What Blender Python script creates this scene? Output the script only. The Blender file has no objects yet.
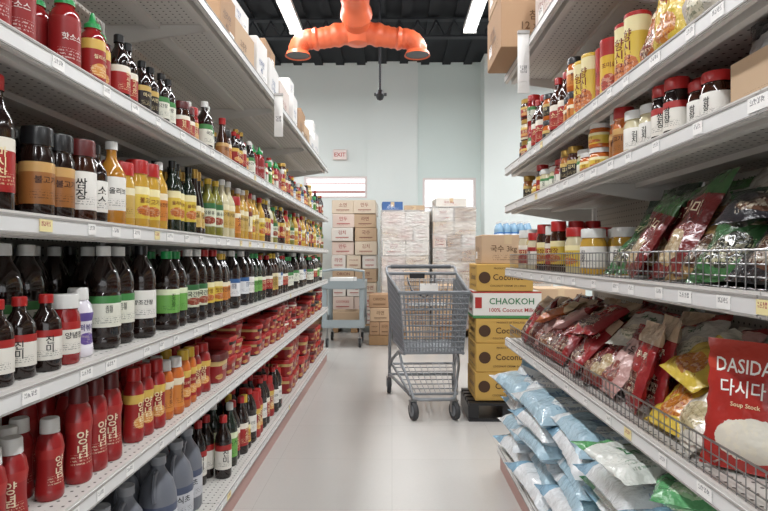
import bpy, math, random
from mathutils import Matrix, Vector
random.seed(7)
R_=random.random
F=560.0; H0=1.1
sc=bpy.context.scene
try:
    sc.view_settings.view_transform='Standard'
    sc.view_settings.look='None'
except Exception: pass
DES=.88
def lin(h):
    if not isinstance(h,str): return (*h,1) if len(h)==3 else h
    h=h.lstrip('#'); c=[int(h[i:i+2],16)/255 for i in (0,2,4)]
    g=.3*c[0]+.59*c[1]+.11*c[2]; c=[g+(x-g)*DES for x in c]
    return tuple([(x/12.92 if x<=.04045 else ((x+.055)/1.055)**2.4) for x in c]+[1])

class N:
    def __init__(s,name):
        s.m=bpy.data.materials.new(name); s.m.use_nodes=True; s.t=s.m.node_tree; s.b=s.t.nodes['Principled BSDF']
    def n(s,t): return s.t.nodes.new(t)
    def l(s,a,b): s.t.links.new(a,b)
    def inp(s,sock,v):
        if isinstance(v,bpy.types.NodeSocket): s.l(v,sock)
        else: sock.default_value=v
    def M(s,op,a,b=None,c=None):
        n=s.n('ShaderNodeMath'); n.operation=op; s.inp(n.inputs[0],a)
        if b is not None: s.inp(n.inputs[1],b)
        if c is not None: s.inp(n.inputs[2],c)
        return n.outputs[0]
    def mix(s,f,a,b):
        n=s.n('ShaderNodeMix'); n.data_type='RGBA'; s.inp(n.inputs[0],f); s.inp(n.inputs[6],a); s.inp(n.inputs[7],b); return n.outputs[2]
    def rng(s,x,a,b): return s.M('MULTIPLY',s.M('GREATER_THAN',x,a),s.M('LESS_THAN',x,b))
    def noise(s,vec,scale,detail=2,dim='3D'):
        n=s.n('ShaderNodeTexNoise'); n.noise_dimensions=dim
        if vec is not None: s.l(vec,n.inputs['Vector'])
        n.inputs['Scale'].default_value=scale; n.inputs['Detail'].default_value=detail; return n.outputs['Fac']
    def bump(s,h,st=.3,d=.01):
        n=s.n('ShaderNodeBump'); n.inputs['Strength'].default_value=st; n.inputs['Distance'].default_value=d; s.l(h,n.inputs['Height']); s.l(n.outputs[0],s.b.inputs['Normal'])
    def obj(s): return s.n('ShaderNodeTexCoord').outputs['Object']

def mat(name,col,rough=.5,metal=0,var=.06,emit=0,trans=0,bumps=0,bscale=40,coat=0,alpha=1):
    k=N(name); c=lin(col)
    no=k.noise(k.obj(),6,2)
    g=k.n('ShaderNodeNewGeometry').outputs['Random Per Island']
    f=k.M('MULTIPLY_ADD',k.M('ADD',no,g),var,1-var)
    h=k.n('ShaderNodeHueSaturation'); h.inputs['Color'].default_value=c; k.l(f,h.inputs['Value'])
    k.l(h.outputs[0],k.b.inputs['Base Color'])
    k.b.inputs['Roughness'].default_value=rough; k.b.inputs['Metallic'].default_value=metal
    k.b.inputs['Coat Weight'].default_value=coat
    k.b.inputs['Transmission Weight'].default_value=trans
    if emit:
        k.b.inputs['Emission Color'].default_value=c; k.b.inputs['Emission Strength'].default_value=emit
    if bumps: k.bump(k.noise(k.obj(),bscale,3),bumps)
    return k.m

INK={}
def printed(name,base,band=None,ink='#222222',pic=None,rep=1,rough=.4,bv=.76,gv=(.46,.66),picc=(.5,.26),picr=(.3,.17),crinkle=0,gn=5,band2=None,coat=0,lines=True,clear=0,gu=(.12,.88)):
    k=N(name); tc=k.n('ShaderNodeTexCoord'); sp=k.n('ShaderNodeSeparateXYZ'); k.l(tc.outputs['UV'],sp.inputs[0])
    U,V=sp.outputs[0],sp.outputs[1]
    u=k.M('FRACT',k.M('MULTIPLY',U,rep)) if rep>1 else U
    rnd=k.n('ShaderNodeNewGeometry').outputs['Random Per Island']
    off=[0.13]
    def C(c):
        if isinstance(c,(list,tuple)) and not isinstance(c[0],float):
            r=k.n('ShaderNodeValToRGB'); cr=r.color_ramp; cr.interpolation='CONSTANT'
            while len(cr.elements)<len(c): cr.elements.new(.5)
            for i,cc in enumerate(c): cr.elements[i].position=i/len(c)
            for i,cc in enumerate(c): cr.elements[i].color=lin(cc)
            off[0]+=.37
            k.l(k.M('FRACT',k.M('MULTIPLY_ADD',rnd,5.7,off[0])),r.inputs[0]); return r.outputs[0]
        return lin(c)
    col=C(base)
    if not isinstance(col,bpy.types.NodeSocket):
        rr=k.n('ShaderNodeRGB'); rr.outputs[0].default_value=col; col=rr.outputs[0]
    if band: col=k.mix(k.M('GREATER_THAN',V,bv),col,C(band))
    if band2: col=k.mix(k.M('LESS_THAN',V,.12),col,C(band2))
    if pic:
        dx=k.M('DIVIDE',k.M('SUBTRACT',u,picc[0]),picr[0]); dy=k.M('DIVIDE',k.M('SUBTRACT',V,picc[1]),picr[1])
        d=k.M('ADD',k.M('MULTIPLY',dx,dx),k.M('MULTIPLY',dy,dy))
        nz=k.noise(tc.outputs['UV'],14,3)
        pc=k.mix(k.M('GREATER_THAN',nz,.54),C(pic),k.mix(.25,C(pic),lin('#f5e9c8')))
        col=k.mix(k.M('LESS_THAN',k.M('ADD',d,k.M('MULTIPLY',nz,.5)),1.2),col,pc)
    I=C(ink)
    if gv[0]<1.5:
        ng=gn/(gu[1]-gu[0]); cellu=k.M('MULTIPLY',k.M('SUBTRACT',u,gu[0]),ng); cellv=k.M('DIVIDE',k.M('SUBTRACT',V,gv[0]),gv[1]-gv[0])
        cv=k.n('ShaderNodeCombineXYZ'); k.l(k.M('FLOOR',k.M('MULTIPLY',cellu,5.0)),cv.inputs[0]); k.l(k.M('FLOOR',k.M('MULTIPLY',cellv,5)),cv.inputs[1]); k.l(k.M('FLOOR',k.M('MULTIPLY',rnd,9)),cv.inputs[2])
        wn=k.n('ShaderNodeTexWhiteNoise'); wn.noise_dimensions='3D'; k.l(cv.outputs[0],wn.inputs['Vector'])
        gl=k.M('GREATER_THAN',wn.outputs['Value'],.42)
        cell=k.M('LESS_THAN',k.M('FRACT',cellu),.8)
        gm=k.M('MULTIPLY',k.M('MULTIPLY',gl,cell),k.M('MULTIPLY',k.rng(u,*gu),k.rng(V,*gv)))
        col=k.mix(k.M('MULTIPLY',gm,.9),col,I)
    if lines:
        cv2=k.n('ShaderNodeCombineXYZ'); k.l(k.M('MULTIPLY',u,38),cv2.inputs[0]); k.l(k.M('MULTIPLY',V,30),cv2.inputs[1])
        t=k.M('GREATER_THAN',k.noise(cv2.outputs[0],1.0,0),.5)
        st=k.M('GREATER_THAN',k.M('SINE',k.M('MULTIPLY',V,95)),.1)
        tm=k.M('MULTIPLY',k.M('MULTIPLY',t,st),k.M('MULTIPLY',k.rng(u,.2,.8),k.rng(V,.12,.34)))
        col=k.mix(k.M('MULTIPLY',tm,.55),col,I)
    k.l(col,k.b.inputs['Base Color']); k.b.inputs['Roughness'].default_value=rough; k.b.inputs['Coat Weight'].default_value=coat
    if crinkle: k.bump(k.noise(k.obj(),crinkle,3),.7,.015)
    INK[k.m.name]=ink if isinstance(ink,str) else ink[0]
    return k.m
_im={}
def inkmat(h):
    if h not in _im: _im[h]=mat('print_ink_'+h.strip('#'),h,.45,var=.01)
    return _im[h]

_T={}
def tmesh(s):
    if s in _T: return _T[s]
    c=bpy.data.curves.new('tmp','FONT'); c.body=s; c.size=1; c.align_x='CENTER'; c.resolution_u=2; c.offset=.012; c.space_line=.95
    o=bpy.data.objects.new('tmp',c); sc.collection.objects.link(o)
    dg=bpy.context.evaluated_depsgraph_get(); ev=o.evaluated_get(dg); me=ev.to_mesh()
    V=[(v.co.x,v.co.y) for v in me.vertices]; Fc=[tuple(p.vertices) for p in me.polygons]
    ev.to_mesh_clear(); bpy.data.objects.remove(o); bpy.data.curves.remove(c)
    if not V: V=[(0,0),(1,0),(0,1)]; Fc=[(0,1,2)]
    x0=min(v[0] for v in V);x1=max(v[0] for v in V);y0=min(v[1] for v in V);y1=max(v[1] for v in V)
    V=[(v[0]-(x0+x1)/2,v[1]-(y0+y1)/2) for v in V]
    _T[s]=(V,Fc,x1-x0,y1-y0); return _T[s]

# ---------------- mesh builder
class MB:
    def __init__(s): s.v=[];s.f=[];s.mi=[];s.uv=[];s.mats=[]
    def slot(s,m):
        if m not in s.mats: s.mats.append(m)
        return s.mats.index(m)
    def face(s,ix,m,uv=None):
        s.f.append(ix); s.mi.append(s.slot(m)); s.uv.extend(uv if uv else [(0,0)]*len(ix))
    def tfaces(s,b,Fc,m):
        for f in Fc: s.face([b+i for i in f],m)
    def ptext(s,st,M,h,w,m,cx=0,cy=0):
        V,Fc,tw,th=tmesh(st); k=min(h/th,w/tw); b=len(s.v)
        for x,y in V: s.v.append(tuple(M@Vector((cx+x*k,0,cy+y*k))))
        s.tfaces(b,Fc,m)
    def box(s,c,d,m,rz=0,M=None,top=None):
        hx,hy,hz=d[0]/2,d[1]/2,d[2]/2; b=len(s.v); ca,sa=math.cos(rz),math.sin(rz)
        for z in (-hz,hz):
            for x,y in ((-hx,-hy),(hx,-hy),(hx,hy),(-hx,hy)):
                p=Vector((c[0]+x*ca-y*sa,c[1]+x*sa+y*ca,c[2]+z))
                if M is not None: p=M@p
                s.v.append(tuple(p))
        q=[(0,0),(1,0),(1,1),(0,1)]
        for ix in ((0,1,5,4),(1,2,6,5),(2,3,7,6),(3,0,4,7)): s.face([b+i for i in ix],m,q)
        s.face([b+4,b+5,b+6,b+7],top or m,q); s.face([b+3,b+2,b+1,b],top or m,q)
    def bbox(s,c,d,m,bev=.006,rz=0):
        hx,hy,hz=d[0]/2,d[1]/2,d[2]/2; b=len(s.v); ca,sa=math.cos(rz),math.sin(rz)
        def ring(i,z):
            x,y=hx-i,hy-i; e=bev
            for px,py in ((-x+e,-y),(x-e,-y),(x,-y+e),(x,y-e),(x-e,y),(-x+e,y),(-x,y-e),(-x,-y+e)):
                s.v.append((c[0]+px*ca-py*sa,c[1]+px*sa+py*ca,c[2]+z))
        ring(bev,-hz);ring(0,-hz+bev);ring(0,hz-bev);ring(bev,hz)
        for k in range(3):
            for j in range(8):
                o=b+k*8; j2=(j+1)%8
                big=j%2==0
                va=[0,.03,.97,1]
                u0,u1=(0.0,1.0) if big else (.99,1.0)
                s.face([o+j,o+j2,o+8+j2,o+8+j],m,[(u0,va[k]),(u1,va[k]),(u1,va[k+1]),(u0,va[k+1])])
        s.face([b+24+j for j in range(8)],m,[(.05,0),(.95,0),(1,.05),(1,.95),(.95,1),(.05,1),(0,.95),(0,.05)])
        s.face([b+7-j for j in range(8)],m)
    def lathe(s,prof,mm,c,R,H,seg=14,rot=0,sq=0,sx=1,sy=1,M=None):
        b=len(s.v); n=len(prof)
        for r,z,_ in prof:
            for k in range(seg):
                a=2*math.pi*k/seg+rot; ca,sa=math.cos(a),math.sin(a); rr=r*R
                if sq: rr=rr/((abs(ca)**sq+abs(sa)**sq)**(1/sq))
                p=Vector((c[0]+rr*ca*sx,c[1]+rr*sa*sy,c[2]+z*H))
                if M is not None: p=M@p
                s.v.append(tuple(p))
        i=0
        while i<n-1:
            j=i
            while j<n-1 and prof[j][2]==prof[i][2]: j+=1
            z0,z1=prof[i][1],prof[j][1]; dz=max(1e-6,z1-z0)
            mtl=mm[prof[i][2]]
            for q in range(i,j):
                va,vb=(prof[q][1]-z0)/dz,(prof[q+1][1]-z0)/dz
                for k in range(seg):
                    k2=(k+1)%seg; ua,ub=k/seg,(k+1)/seg
                    s.face([b+q*seg+k,b+q*seg+k2,b+(q+1)*seg+k2,b+(q+1)*seg+k],mtl,[(ua,va),(ub,va),(ub,vb),(ua,vb)])
            i=j
    def wraptext(s,st,prof,c,R,H,th0,m,sq=0,seg=14,cen=.55,mh=.3,mw=1.7):
        zs=[z for r,z,k in prof if k=='l']; i=max(q for q,p in enumerate(prof) if p[2]=='l')
        z0,z1=min(zs),prof[i+1][1]; lh=(z1-z0)*H
        V,Fc,tw,th=tmesh(st); k=min(mh*lh/th,mw*R/tw); b=len(s.v)
        for x,y in V:
            z=(z0+(z1-z0)*cen)*H+y*k; t=th0+x*k/R; zz=z/H
            rr=1
            for q in range(len(prof)-1):
                if prof[q][1]<=zz<=prof[q+1][1] and prof[q+1][1]>prof[q][1]:
                    f=(zz-prof[q][1])/(prof[q+1][1]-prof[q][1]); rr=prof[q][0]*(1-f)+prof[q+1][0]*f
            rr*=R
            ca,sa=math.cos(t),math.sin(t)
            if sq: rr=rr/((abs(ca)**sq+abs(sa)**sq)**(1/sq))
            rr=rr+.0006
            s.v.append((c[0]+rr*ca,c[1]+rr*sa,c[2]+z))
        s.tfaces(b,Fc,m)
    def sweep(s,path,r,m,seg=8,cap=True,closed=False):
        P=[Vector(p) for p in path]; n=len(P); b=len(s.v)
        up=None
        for i,p in enumerate(P):
            if closed: t=(P[(i+1)%n]-P[i-1])
            else: t=(P[min(i+1,n-1)]-P[max(i-1,0)])
            t.normalize()
            if up is None:
                up=Vector((0,0,1)) if abs(t.z)<.9 else Vector((1,0,0))
            up=(up-t*up.dot(t)); 
            if up.length<1e-5: up=Vector((1,0,0))-t*t.x
            up.normalize(); sd=t.cross(up)
            rr=r[i] if isinstance(r,(list,tuple)) else r
            for k in range(seg):
                a=2*math.pi*k/seg; s.v.append(tuple(p+(sd*math.cos(a)+up*math.sin(a))*rr))
        for i in range(n if closed else n-1):
            i2=(i+1)%n
            for k in range(seg):
                k2=(k+1)%seg; s.face([b+i*seg+k,b+i2*seg+k,b+i2*seg+k2,b+i*seg+k2],m,[(k/seg,i/n),(k/seg,(i+1)/n),((k+1)/seg,(i+1)/n),((k+1)/seg,i/n)])
        if cap and not closed:
            s.face([b+k for k in range(seg)],m); s.face([b+(n-1)*seg+seg-1-k for k in range(seg)],m)
    def bag(s,M,w,h,t,m,nx=10,ny=14,rough=.006,power=2.2,txt=None):
        b=len(s.v); ph=[R_()*6.28 for _ in range(6)]
        def th(a,c):
            e=max(0,(1-abs(2*a-1)**power))
            edge=min(1,max(0,(min(c,1-c)-.045)/.16)); edge=math.sin(edge*math.pi/2)
            return t/2*(e**.6)*edge*(1.12-.3*c)
        def pos(a,c,side,off=0):
            wn=w*(1-.06*math.sin(math.pi*c))
            x=(a-.5)*wn+.002*math.sin(c*40+ph[0])*(abs(a-.5)*2)**4
            T=th(a,c)
            cr=rough*(math.sin(a*9+c*7+ph[1])*math.sin(c*13-a*5+ph[2])+.6*math.sin(a*21+c*17+ph[3]))*(1 if T>.001 else .25)
            bend=.012*math.sin(a*3+ph[4])*c
            return tuple(M@Vector((x,side*(T+off)+(cr*.8 if side<0 else cr*.6)*(1 if 0<a<1 else .2)+bend,c*h)))
        for side in (-1,1):
            for j in range(ny+1):
                for i in range(nx+1): s.v.append(pos(i/nx,j/ny,side))
        W=nx+1; O=W*(ny+1)
        for j in range(ny):
            for i in range(nx):
                q=[(i/nx,j/ny),((i+1)/nx,j/ny),((i+1)/nx,(j+1)/ny),(i/nx,(j+1)/ny)]
                a=b+j*W+i
                s.face([a,a+1,a+1+W,a+W],m,q); a+=O
                s.face([a,a+W,a+1+W,a+1],m,[q[0],q[3],q[2],q[1]])
        def st(a,c): s.face([a,c,c+O,a+O],m,[(0,.0)]*4)
        for j in range(ny): st(b+j*W,b+(j+1)*W); st(b+(j+1)*W+nx,b+j*W+nx)
        for i in range(nx): st(b+i+1,b+i); st(b+ny*W+i,b+ny*W+i+1)
        for (stx,hh,ww,cx,cy,im) in (txt or []):
            V,Fc,tw,tH=tmesh(stx); kx=ky=min(hh/tH,ww/tw)
            if ww<0: kx=-ww/tw; ky=hh/tH
            bb=len(s.v)
            for x,y in V:
                a=.5+(cx+x*kx)/w; c=(cy*h+y*ky)/h
                s.v.append(pos(min(.99,max(.01,a)),min(.99,max(.01,c)),-1,.0018))
            s.tfaces(bb,Fc,im)
    def build(s,name,parent=None,smooth=True,loc=None,rot=None,ang=40):
        me=bpy.data.meshes.new(name); me.from_pydata(s.v,[],s.f)
        for m in s.mats: me.materials.append(m)
        me.polygons.foreach_set('material_index',s.mi)
        uvl=me.uv_layers.new(name='UVMap'); flat=[x for p in s.uv for x in p]; uvl.data.foreach_set('uv',flat)
        if smooth:
            me.polygons.foreach_set('use_smooth',[True]*len(s.f))
            try: me.set_sharp_from_angle(angle=math.radians(ang))
            except Exception: pass
        me.update()
        o=bpy.data.objects.new(name,me); sc.collection.objects.link(o)
        if parent: o.parent=parent
        if loc: o.location=loc
        if rot: o.rotation_euler=rot
        return o
def empty(name,loc=(0,0,0),rot=(0,0,0)):
    o=bpy.data.objects.new(name,None); sc.collection.objects.link(o); o.location=loc; o.rotation_euler=rot; o.empty_display_size=.1; return o

# ---------------- materials
def floor_mat():
    k=N('vinyl_floor'); ob=k.obj()
    br=k.n('ShaderNodeTexBrick'); k.l(ob,br.inputs['Vector']); br.offset=0
    br.inputs['Scale'].default_value=1; br.inputs['Brick Width'].default_value=.61; br.inputs['Row Height'].default_value=.61
    br.inputs['Mortar Size'].default_value=.001
    br.inputs['Color1'].default_value=lin('#c8c5c0'); br.inputs['Color2'].default_value=lin('#c4c1bc'); br.inputs['Mortar'].default_value=lin('#b2aea9')
    n1=k.noise(ob,2.3,5); n2=k.noise(ob,70,4)
    f=k.M('MULTIPLY_ADD',k.M('ADD',n1,k.M('MULTIPLY',n2,.8)),.07,.92)
    h=k.n('ShaderNodeHueSaturation'); k.l(br.outputs[0],h.inputs['Color']); k.l(f,h.inputs['Value']); k.l(h.outputs[0],k.b.inputs['Base Color'])
    k.l(k.M('MULTIPLY_ADD',n2,.06,.22),k.b.inputs['Roughness']); return k.m
def peg_mat(name,col,step=.0254,rad=.0035,ax='YZ'):
    k=N(name); sp=k.n('ShaderNodeSeparateXYZ'); k.l(k.obj(),sp.inputs[0])
    d=[]
    for a in ax:
        f=k.M('SUBTRACT',k.M('FRACT',k.M('DIVIDE',sp.outputs['XYZ'.index(a)],step)),.5); d.append(k.M('MULTIPLY',f,f))
    r=k.M('LESS_THAN',k.M('ADD',*d),(rad/step)**2)
    k.l(k.mix(r,lin(col),lin('#3a3733')),k.b.inputs['Base Color']); k.b.inputs['Roughness'].default_value=.5; return k.m
def card_mat(name,col,ink='#6b4a2c',g=True):
    return printed(name,col,None,ink,gv=(.5,.68) if g else (2,3),gn=8,rough=.75)
m_floor=floor_mat()
m_wall=mat('mint_wall_paint','#e6ece9',.8,var=.01)
m_wall2=mat('mint_recess_paint','#dae6e2',.8,var=.01)
m_ceil=mat('black_ceiling_deck','#1a1d23',.85)
m_beam=mat('dark_steel_beam','#23262d',.7)
m_shelf=mat('cream_shelf_steel','#d6d3ce',.42,var=.03)
m_lip=mat('price_rail_plastic','#e2e2e1',.3,var=.03)
m_shadow_trim=mat('rail_shadow_and_trim_grey','#a3a09c',.5)
m_deckp=peg_mat('perforated_deck','#d2cfc9',ax='XY')
m_peg=peg_mat('pegboard_panel','#bebab2',ax='YZ')
m_metal=mat('chrome_wire','#989898',.3,metal=.85,var=.03)
m_cartm=mat('cart_grey_wire','#888c90',.42,metal=.35,var=.05)
m_cartp=mat('cart_grey_plastic','#74797e',.45)
m_black=mat('black_plastic_and_duct_shade','#1c1c1f',.35)
m_rubber=mat('grey_rubber','#3a3a3c',.7)
m_orange=mat('orange_duct_paint','#f2683a',.4,var=.05,coat=.2)
m_lamp=mat('fluorescent_tube','#fbfdff',.4,emit=9)
m_white=mat('white_plastic','#f1f0ec',.35)
m_tagw=printed('price_tag_paper','#f4f3f0',None,'#8a8a8c',gn=4,gv=(.45,.85),lines=False,rough=.6)
m_tagy=printed('sale_tag_paper','#efe0a0',None,'#b05050',gn=4,gv=(.45,.85),lines=False,rough=.6)

G=lambda n,c,**k: mat(n,c,k.pop('rough',.12),coat=.5,**k)
b_dark=G('soy_sauce_glass','#20110d'); b_brown=G('brown_glass','#3b1a0c'); b_green=G('dark_green_glass','#1b281c')
b_red=G('chili_sauce_red','#9c1a1c'); b_red2=G('gochujang_red','#a0191b',rough=.3); b_orange=G('orange_sauce','#cd6522')
b_amber=G('amber_oil','#b8761c'); b_gold=G('golden_oil','#c99a2e'); b_olive=G('olive_oil','#7d7a2a'); b_clear=G('pale_vinegar','#cfc49c')
b_grey=mat('grey_jug_plastic','#70747e',.3); b_purple=G('purple_bottle','#e6e2ec')
b_jar=printed('jar_contents',['#7c2a1a','#b0641e','#cdb678','#4f2214','#d9ceac','#8f241c'],None,'#401008',rep=3,gv=(2,3),rough=.15,coat=.5,lines=False)
c_green=mat('green_cap','#1f9b4c',.3); c_red=mat('red_cap','#b81f1e',.3); c_white=mat('white_cap','#dcdcd8',.3); c_black=mat('black_cap','#18181a',.3)
c_yel=mat('yellow_cap','#d9b02a',.3); c_mar=mat('maroon_cap','#5e1717',.35); c_gold=mat('gold_cap','#b58d3b',.3,metal=.6); c_grey=mat('grey_cap','#8c9097',.35)
c_mix=printed('assorted_caps',['#b81f1e','#e4e4e0','#18181a','#1f8b48','#d9b02a','#b81f1e','#c9a14a'],None,'#888888',gv=(2,3),lines=False,rough=.3)
def P(n,base,band=None,ink='#222222',**k):
    k.setdefault('gv',(2,3)); return printed(n,base,band,ink,rep=2,**k)
l_sri=P('rooster_sauce_print','#9c1a1c',None,'#e9dfd8')
l_redw=P('label_red_white','#b02422','#e9e2d2','#f0e0a9'); l_whr=P('label_white_red','#e6e2d8','#b02422','#1b1b1b')
l_whg=P('label_white_green','#e4e4d4','#3f8a44','#1c2a1c'); l_grn=P('label_green','#6aae48','#dfe8c0','#123a12'); l_amb=P('label_amber','#a0622a','#c99a55','#3a160a')
l_white=P('label_white','#e9e6df',None,'#15130f'); l_yel=P('label_yellow','#dcbc3a','#ece0a8','#7a1a12',pic='#c96a24')
l_gold=P('label_gold','#c9a550','#e6dab0','#4a2410'); l_pur=P('label_purple','#e6e2ea','#5f4a97','#4b3a86',pic='#6b50a0')
l_org=P('label_orange','#d57f2f','#ecdfc0','#5a1a08'); l_pic=P('label_noodle_picture','#e4ddcc','#7a2418','#3a1a10',pic='#b0602a'); l_pic2=P('label_green_picture','#d8dcc0','#2f6b3a','#1c2a1c',pic='#a03a24')
l_red=P('label_red_gold','#a51d1c','#d9b24a','#f2e2b0',pic='#d9903a'); l_blk=P('label_black_gold','#221a18','#c9a550','#e6d4a0'); l_blu=P('label_blue_white','#e6e8ea','#2f5f9a','#22406a')
l_mixd=P('label_assorted',['#e6e2d8','#b02422','#dcbc3a','#3f8a44','#e6e2d8','#d57f2f'],['#b02422','#ece0c0','#1f5f33','#e6e2d8'],['#1b1b1b','#8a1212','#1b1b1b'])
l_mixoil=P('label_assorted_oil',['#e9ddb4','#c9a550','#e9e6df','#dcbc3a','#b0392b'],['#ece6cc','#7a2a1a','#c99828'],['#3a1a10','#7a1a12'])
l_redtub=printed('gochujang_tub_print',['#a0191b','#a82421','#8c1416'],['#b8302a','#d9b870','#1c1414'],'#ecdcc0',rep=4,pic='#c9903a',picr=(.22,.14),picc=(.5,.2),gv=(2,3),lines=False,rough=.3)
l_sauce=P('red_sauce_print','#a01a1b','#b02a26','#e9d9b8')
l_jug=P('label_jug','#c9cbd1','#4a5470','#20242c')

E=.004
K={
'soy':[(E,0,'b'),(.92,0,'b'),(1,.03,'b'),(1,.14,'b'),(1.01,.15,'l'),(1.01,.52,'l'),(1,.54,'b'),(1,.6,'b'),(.93,.67,'b'),(.62,.76,'b'),(.42,.82,'b'),(.38,.88,'b'),(.46,.885,'c'),(.46,.99,'c'),(.4,1,'c'),(E,1,'c')],
'oil':[(E,0,'b'),(.92,0,'b'),(1,.03,'b'),(1.0,.17,'b'),(1.01,.18,'l'),(1.01,.55,'l'),(1,.57,'b'),(.97,.62,'b'),(.75,.7,'b'),(.45,.77,'b'),(.36,.84,'b'),(.36,.89,'b'),(.44,.895,'c'),(.44,.99,'c'),(E,1,'c')],
'sri':[(E,0,'b'),(.95,0,'b'),(1,.03,'b'),(1,.08,'b'),(1.005,.09,'l'),(1.005,.6,'l'),(1,.62,'b'),(.92,.69,'b'),(.6,.75,'b'),(.58,.77,'b'),(.66,.775,'c'),(.64,.83,'c'),(.42,.86,'c'),(.3,.88,'c'),(.14,.99,'c'),(E,1,'c')],
'sqz':[(E,0,'b'),(.88,0,'b'),(.98,.03,'b'),(1,.12,'b'),(.97,.13,'l'),(.88,.35,'l'),(.9,.5,'l'),(1,.63,'l'),(.98,.64,'b'),(.85,.76,'b'),(.62,.82,'b'),(.7,.825,'c'),(.66,.98,'c'),(.6,1,'c'),(E,1,'c')],
'jar':[(E,0,'b'),(.9,0,'b'),(1,.04,'b'),(1,.14,'b'),(1.01,.15,'l'),(1.01,.6,'l'),(1,.61,'b'),(.98,.7,'b'),(.84,.77,'b'),(.84,.79,'b'),(.93,.8,'c'),(.93,.98,'c'),(.88,1,'c'),(E,1,'c')],
'flask':[(E,0,'b'),(.9,0,'b'),(1,.03,'b'),(.98,.1,'b'),(.93,.12,'l'),(.84,.42,'l'),(.8,.44,'b'),(.62,.58,'b'),(.42,.7,'b'),(.36,.84,'b'),(.44,.85,'c'),(.44,.99,'c'),(E,1,'c')],
'pet':[(E,0,'b'),(.85,0,'b'),(1,.03,'b'),(1,.09,'b'),(.94,.11,'b'),(1,.13,'b'),(1,.2,'b'),(1.01,.21,'l'),(1.01,.5,'l'),(1,.51,'b'),(.93,.54,'b'),(1,.57,'b'),(.97,.66,'b'),(.75,.77,'b'),(.42,.86,'b'),(.36,.89,'b'),(.42,.895,'c'),(.42,.99,'c'),(E,1,'c')],
'jug':[(E,0,'b'),(.9,0,'b'),(1,.03,'b'),(1,.16,'b'),(1.01,.17,'l'),(1.01,.48,'l'),(1,.5,'b'),(.97,.6,'b'),(.8,.72,'b'),(.5,.81,'b'),(.36,.86,'b'),(.34,.9,'b'),(.42,.905,'c'),(.42,.99,'c'),(E,1,'c')],
'can':[(E,0,'c'),(.96,0,'c'),(1,.02,'c'),(1,.05,'c'),(.985,.06,'l'),(.985,.93,'l'),(1,.94,'c'),(1,.99,'c'),(.95,1,'c'),(.93,.98,'c'),(E,.98,'c')],
'tub':[(E,0,'b'),(.85,0,'b'),(.88,.04,'b'),(.89,.08,'l'),(.97,.74,'l'),(.97,.76,'b'),(1.04,.77,'c'),(1.04,.95,'c'),(1.0,1,'c'),(E,1,'c')],
}
TX={'soy':['진간장','국간장','양조\n간장','마시찬','소스','진미'],'pet':['진간장','양조간장','국간장','맛간장','조림\n간장'],'oil':['참기름','들기름','옥수수유','올리브','식용유','매실청'],'sri':['칠리소스','핫소스'],'sqz':['고추장','초고추장','떡볶이','양념'],
'jar':['쌈장','된장','양념장','소스','불고기','김치'],'tub':['고추장','쌈장','태양초'],'jug':['간장','식초'],'can':['카레','후추','조미료','향신료'],'flask':['간장','매실','식초']}
def put(mb,kind,x,y,z,R,H,b,l,c,side,seg=14,txt=False):
    rot=(math.radians(-37) if side<0 else math.radians(217))-math.pi/2+random.uniform(-.45,.45)
    if kind=='tub':
        mb.lathe(K[kind],{'b':b,'l':l,'c':c},(x,y,z),R,H,seg=20,rot=math.pi/20,sq=5)
    else:
        mb.lathe(K[kind],{'b':b,'l':l,'c':c},(x,y,z),R,H,seg=seg,rot=rot)
        if kind=='jug':
            a=math.radians(-80 if side<0 else 260)
            dx,dy=math.cos(a),math.sin(a)
            pts=[(x+dx*R*q,y+dy*R*q,z+H*w) for q,w in ((.4,.84),(.8,.83),(1.02,.76),(1.08,.66),(1.0,.56))]
            mb.sweep(pts,R*.13,b,6)
    if txt:
        q=random.Random(l.name+kind+b.name); s=q.choice(TX[kind]); vert=q.random()<.35 and '\n' not in s and kind not in('tub',)
        if vert: s='\n'.join(s)
        im=inkmat(INK[l.name]); sz=q.uniform(.22,.3)
        if kind=='tub': mb.wraptext(s,K[kind],(x,y,z),R,H,0 if side<0 else math.pi,im,sq=5,cen=.62,mh=.28,mw=1.1)
        else: mb.wraptext(s,K[kind],(x,y,z),R,H,rot+math.pi/2,im,cen=.54 if vert else .58,mh=.56 if vert else sz,mw=1.35)
def column(mb,side,zs,xf,y,kind,H,R,b,l,c,rows,back,row0=0,stack=1,drop=.06,jx=.004):
    seg=20 if y<2 else (14 if y<3.3 else 10)
    xo=random.choice((0,0,.006,.016)) if jx else 0
    r0=row0+(1 if rows>2 and row0==0 and R_()<.1 else 0)
    for r in range(r0,row0+rows):
        if rows>1 and r>r0 and R_()<drop: continue
        x=xf+back+xo+R+r*(2*R+.004)+random.uniform(-.003,.004)
        if x+R>xf+.42: break
        for k in range(stack):
            if k and R_()<.18: break
            a,d=random.uniform(-.002,.002),random.uniform(-.003,.003)
            put(mb,kind,side*(x+a),y+d,zs+.001+k*(H+.0005),R,H,b,l,c,side,seg,r==r0)
def fill(name,side,zs,xf,y0,y1,kind,H,R,b,l,c,rows=3,gap=.008,back=.02,row0=0,stack=1):
    mb=MB(); y=y0+R
    while y+R<=y1+.001:
        column(mb,side,zs,xf,y,kind,H,R,b,l,c,rows,back,row0,stack)
        y+=2*R+gap
    return mb.build(name)
def mixfill(name,side,zs,xf,y0,y1,specs,rows=3,run=(1,3),back=.02,gap=.007):
    mb=MB(); y=y0; last=None
    while True:
        sp=random.choice([q for q in specs if q is not last]); last=sp
        kind,H,R,b,l,c=sp[:6]; st=sp[6] if len(sp)>6 else 1
        if y+2*R>y1: break
        for _ in range(random.randint(*run)):
            if y+2*R>y1: break
            column(mb,side,zs,xf,y+R,kind,H,R,b,l,c,rows,back,0,st); y+=2*R*(1.04 if kind=='tub' else 1)+gap
    return mb.build(name)

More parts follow.
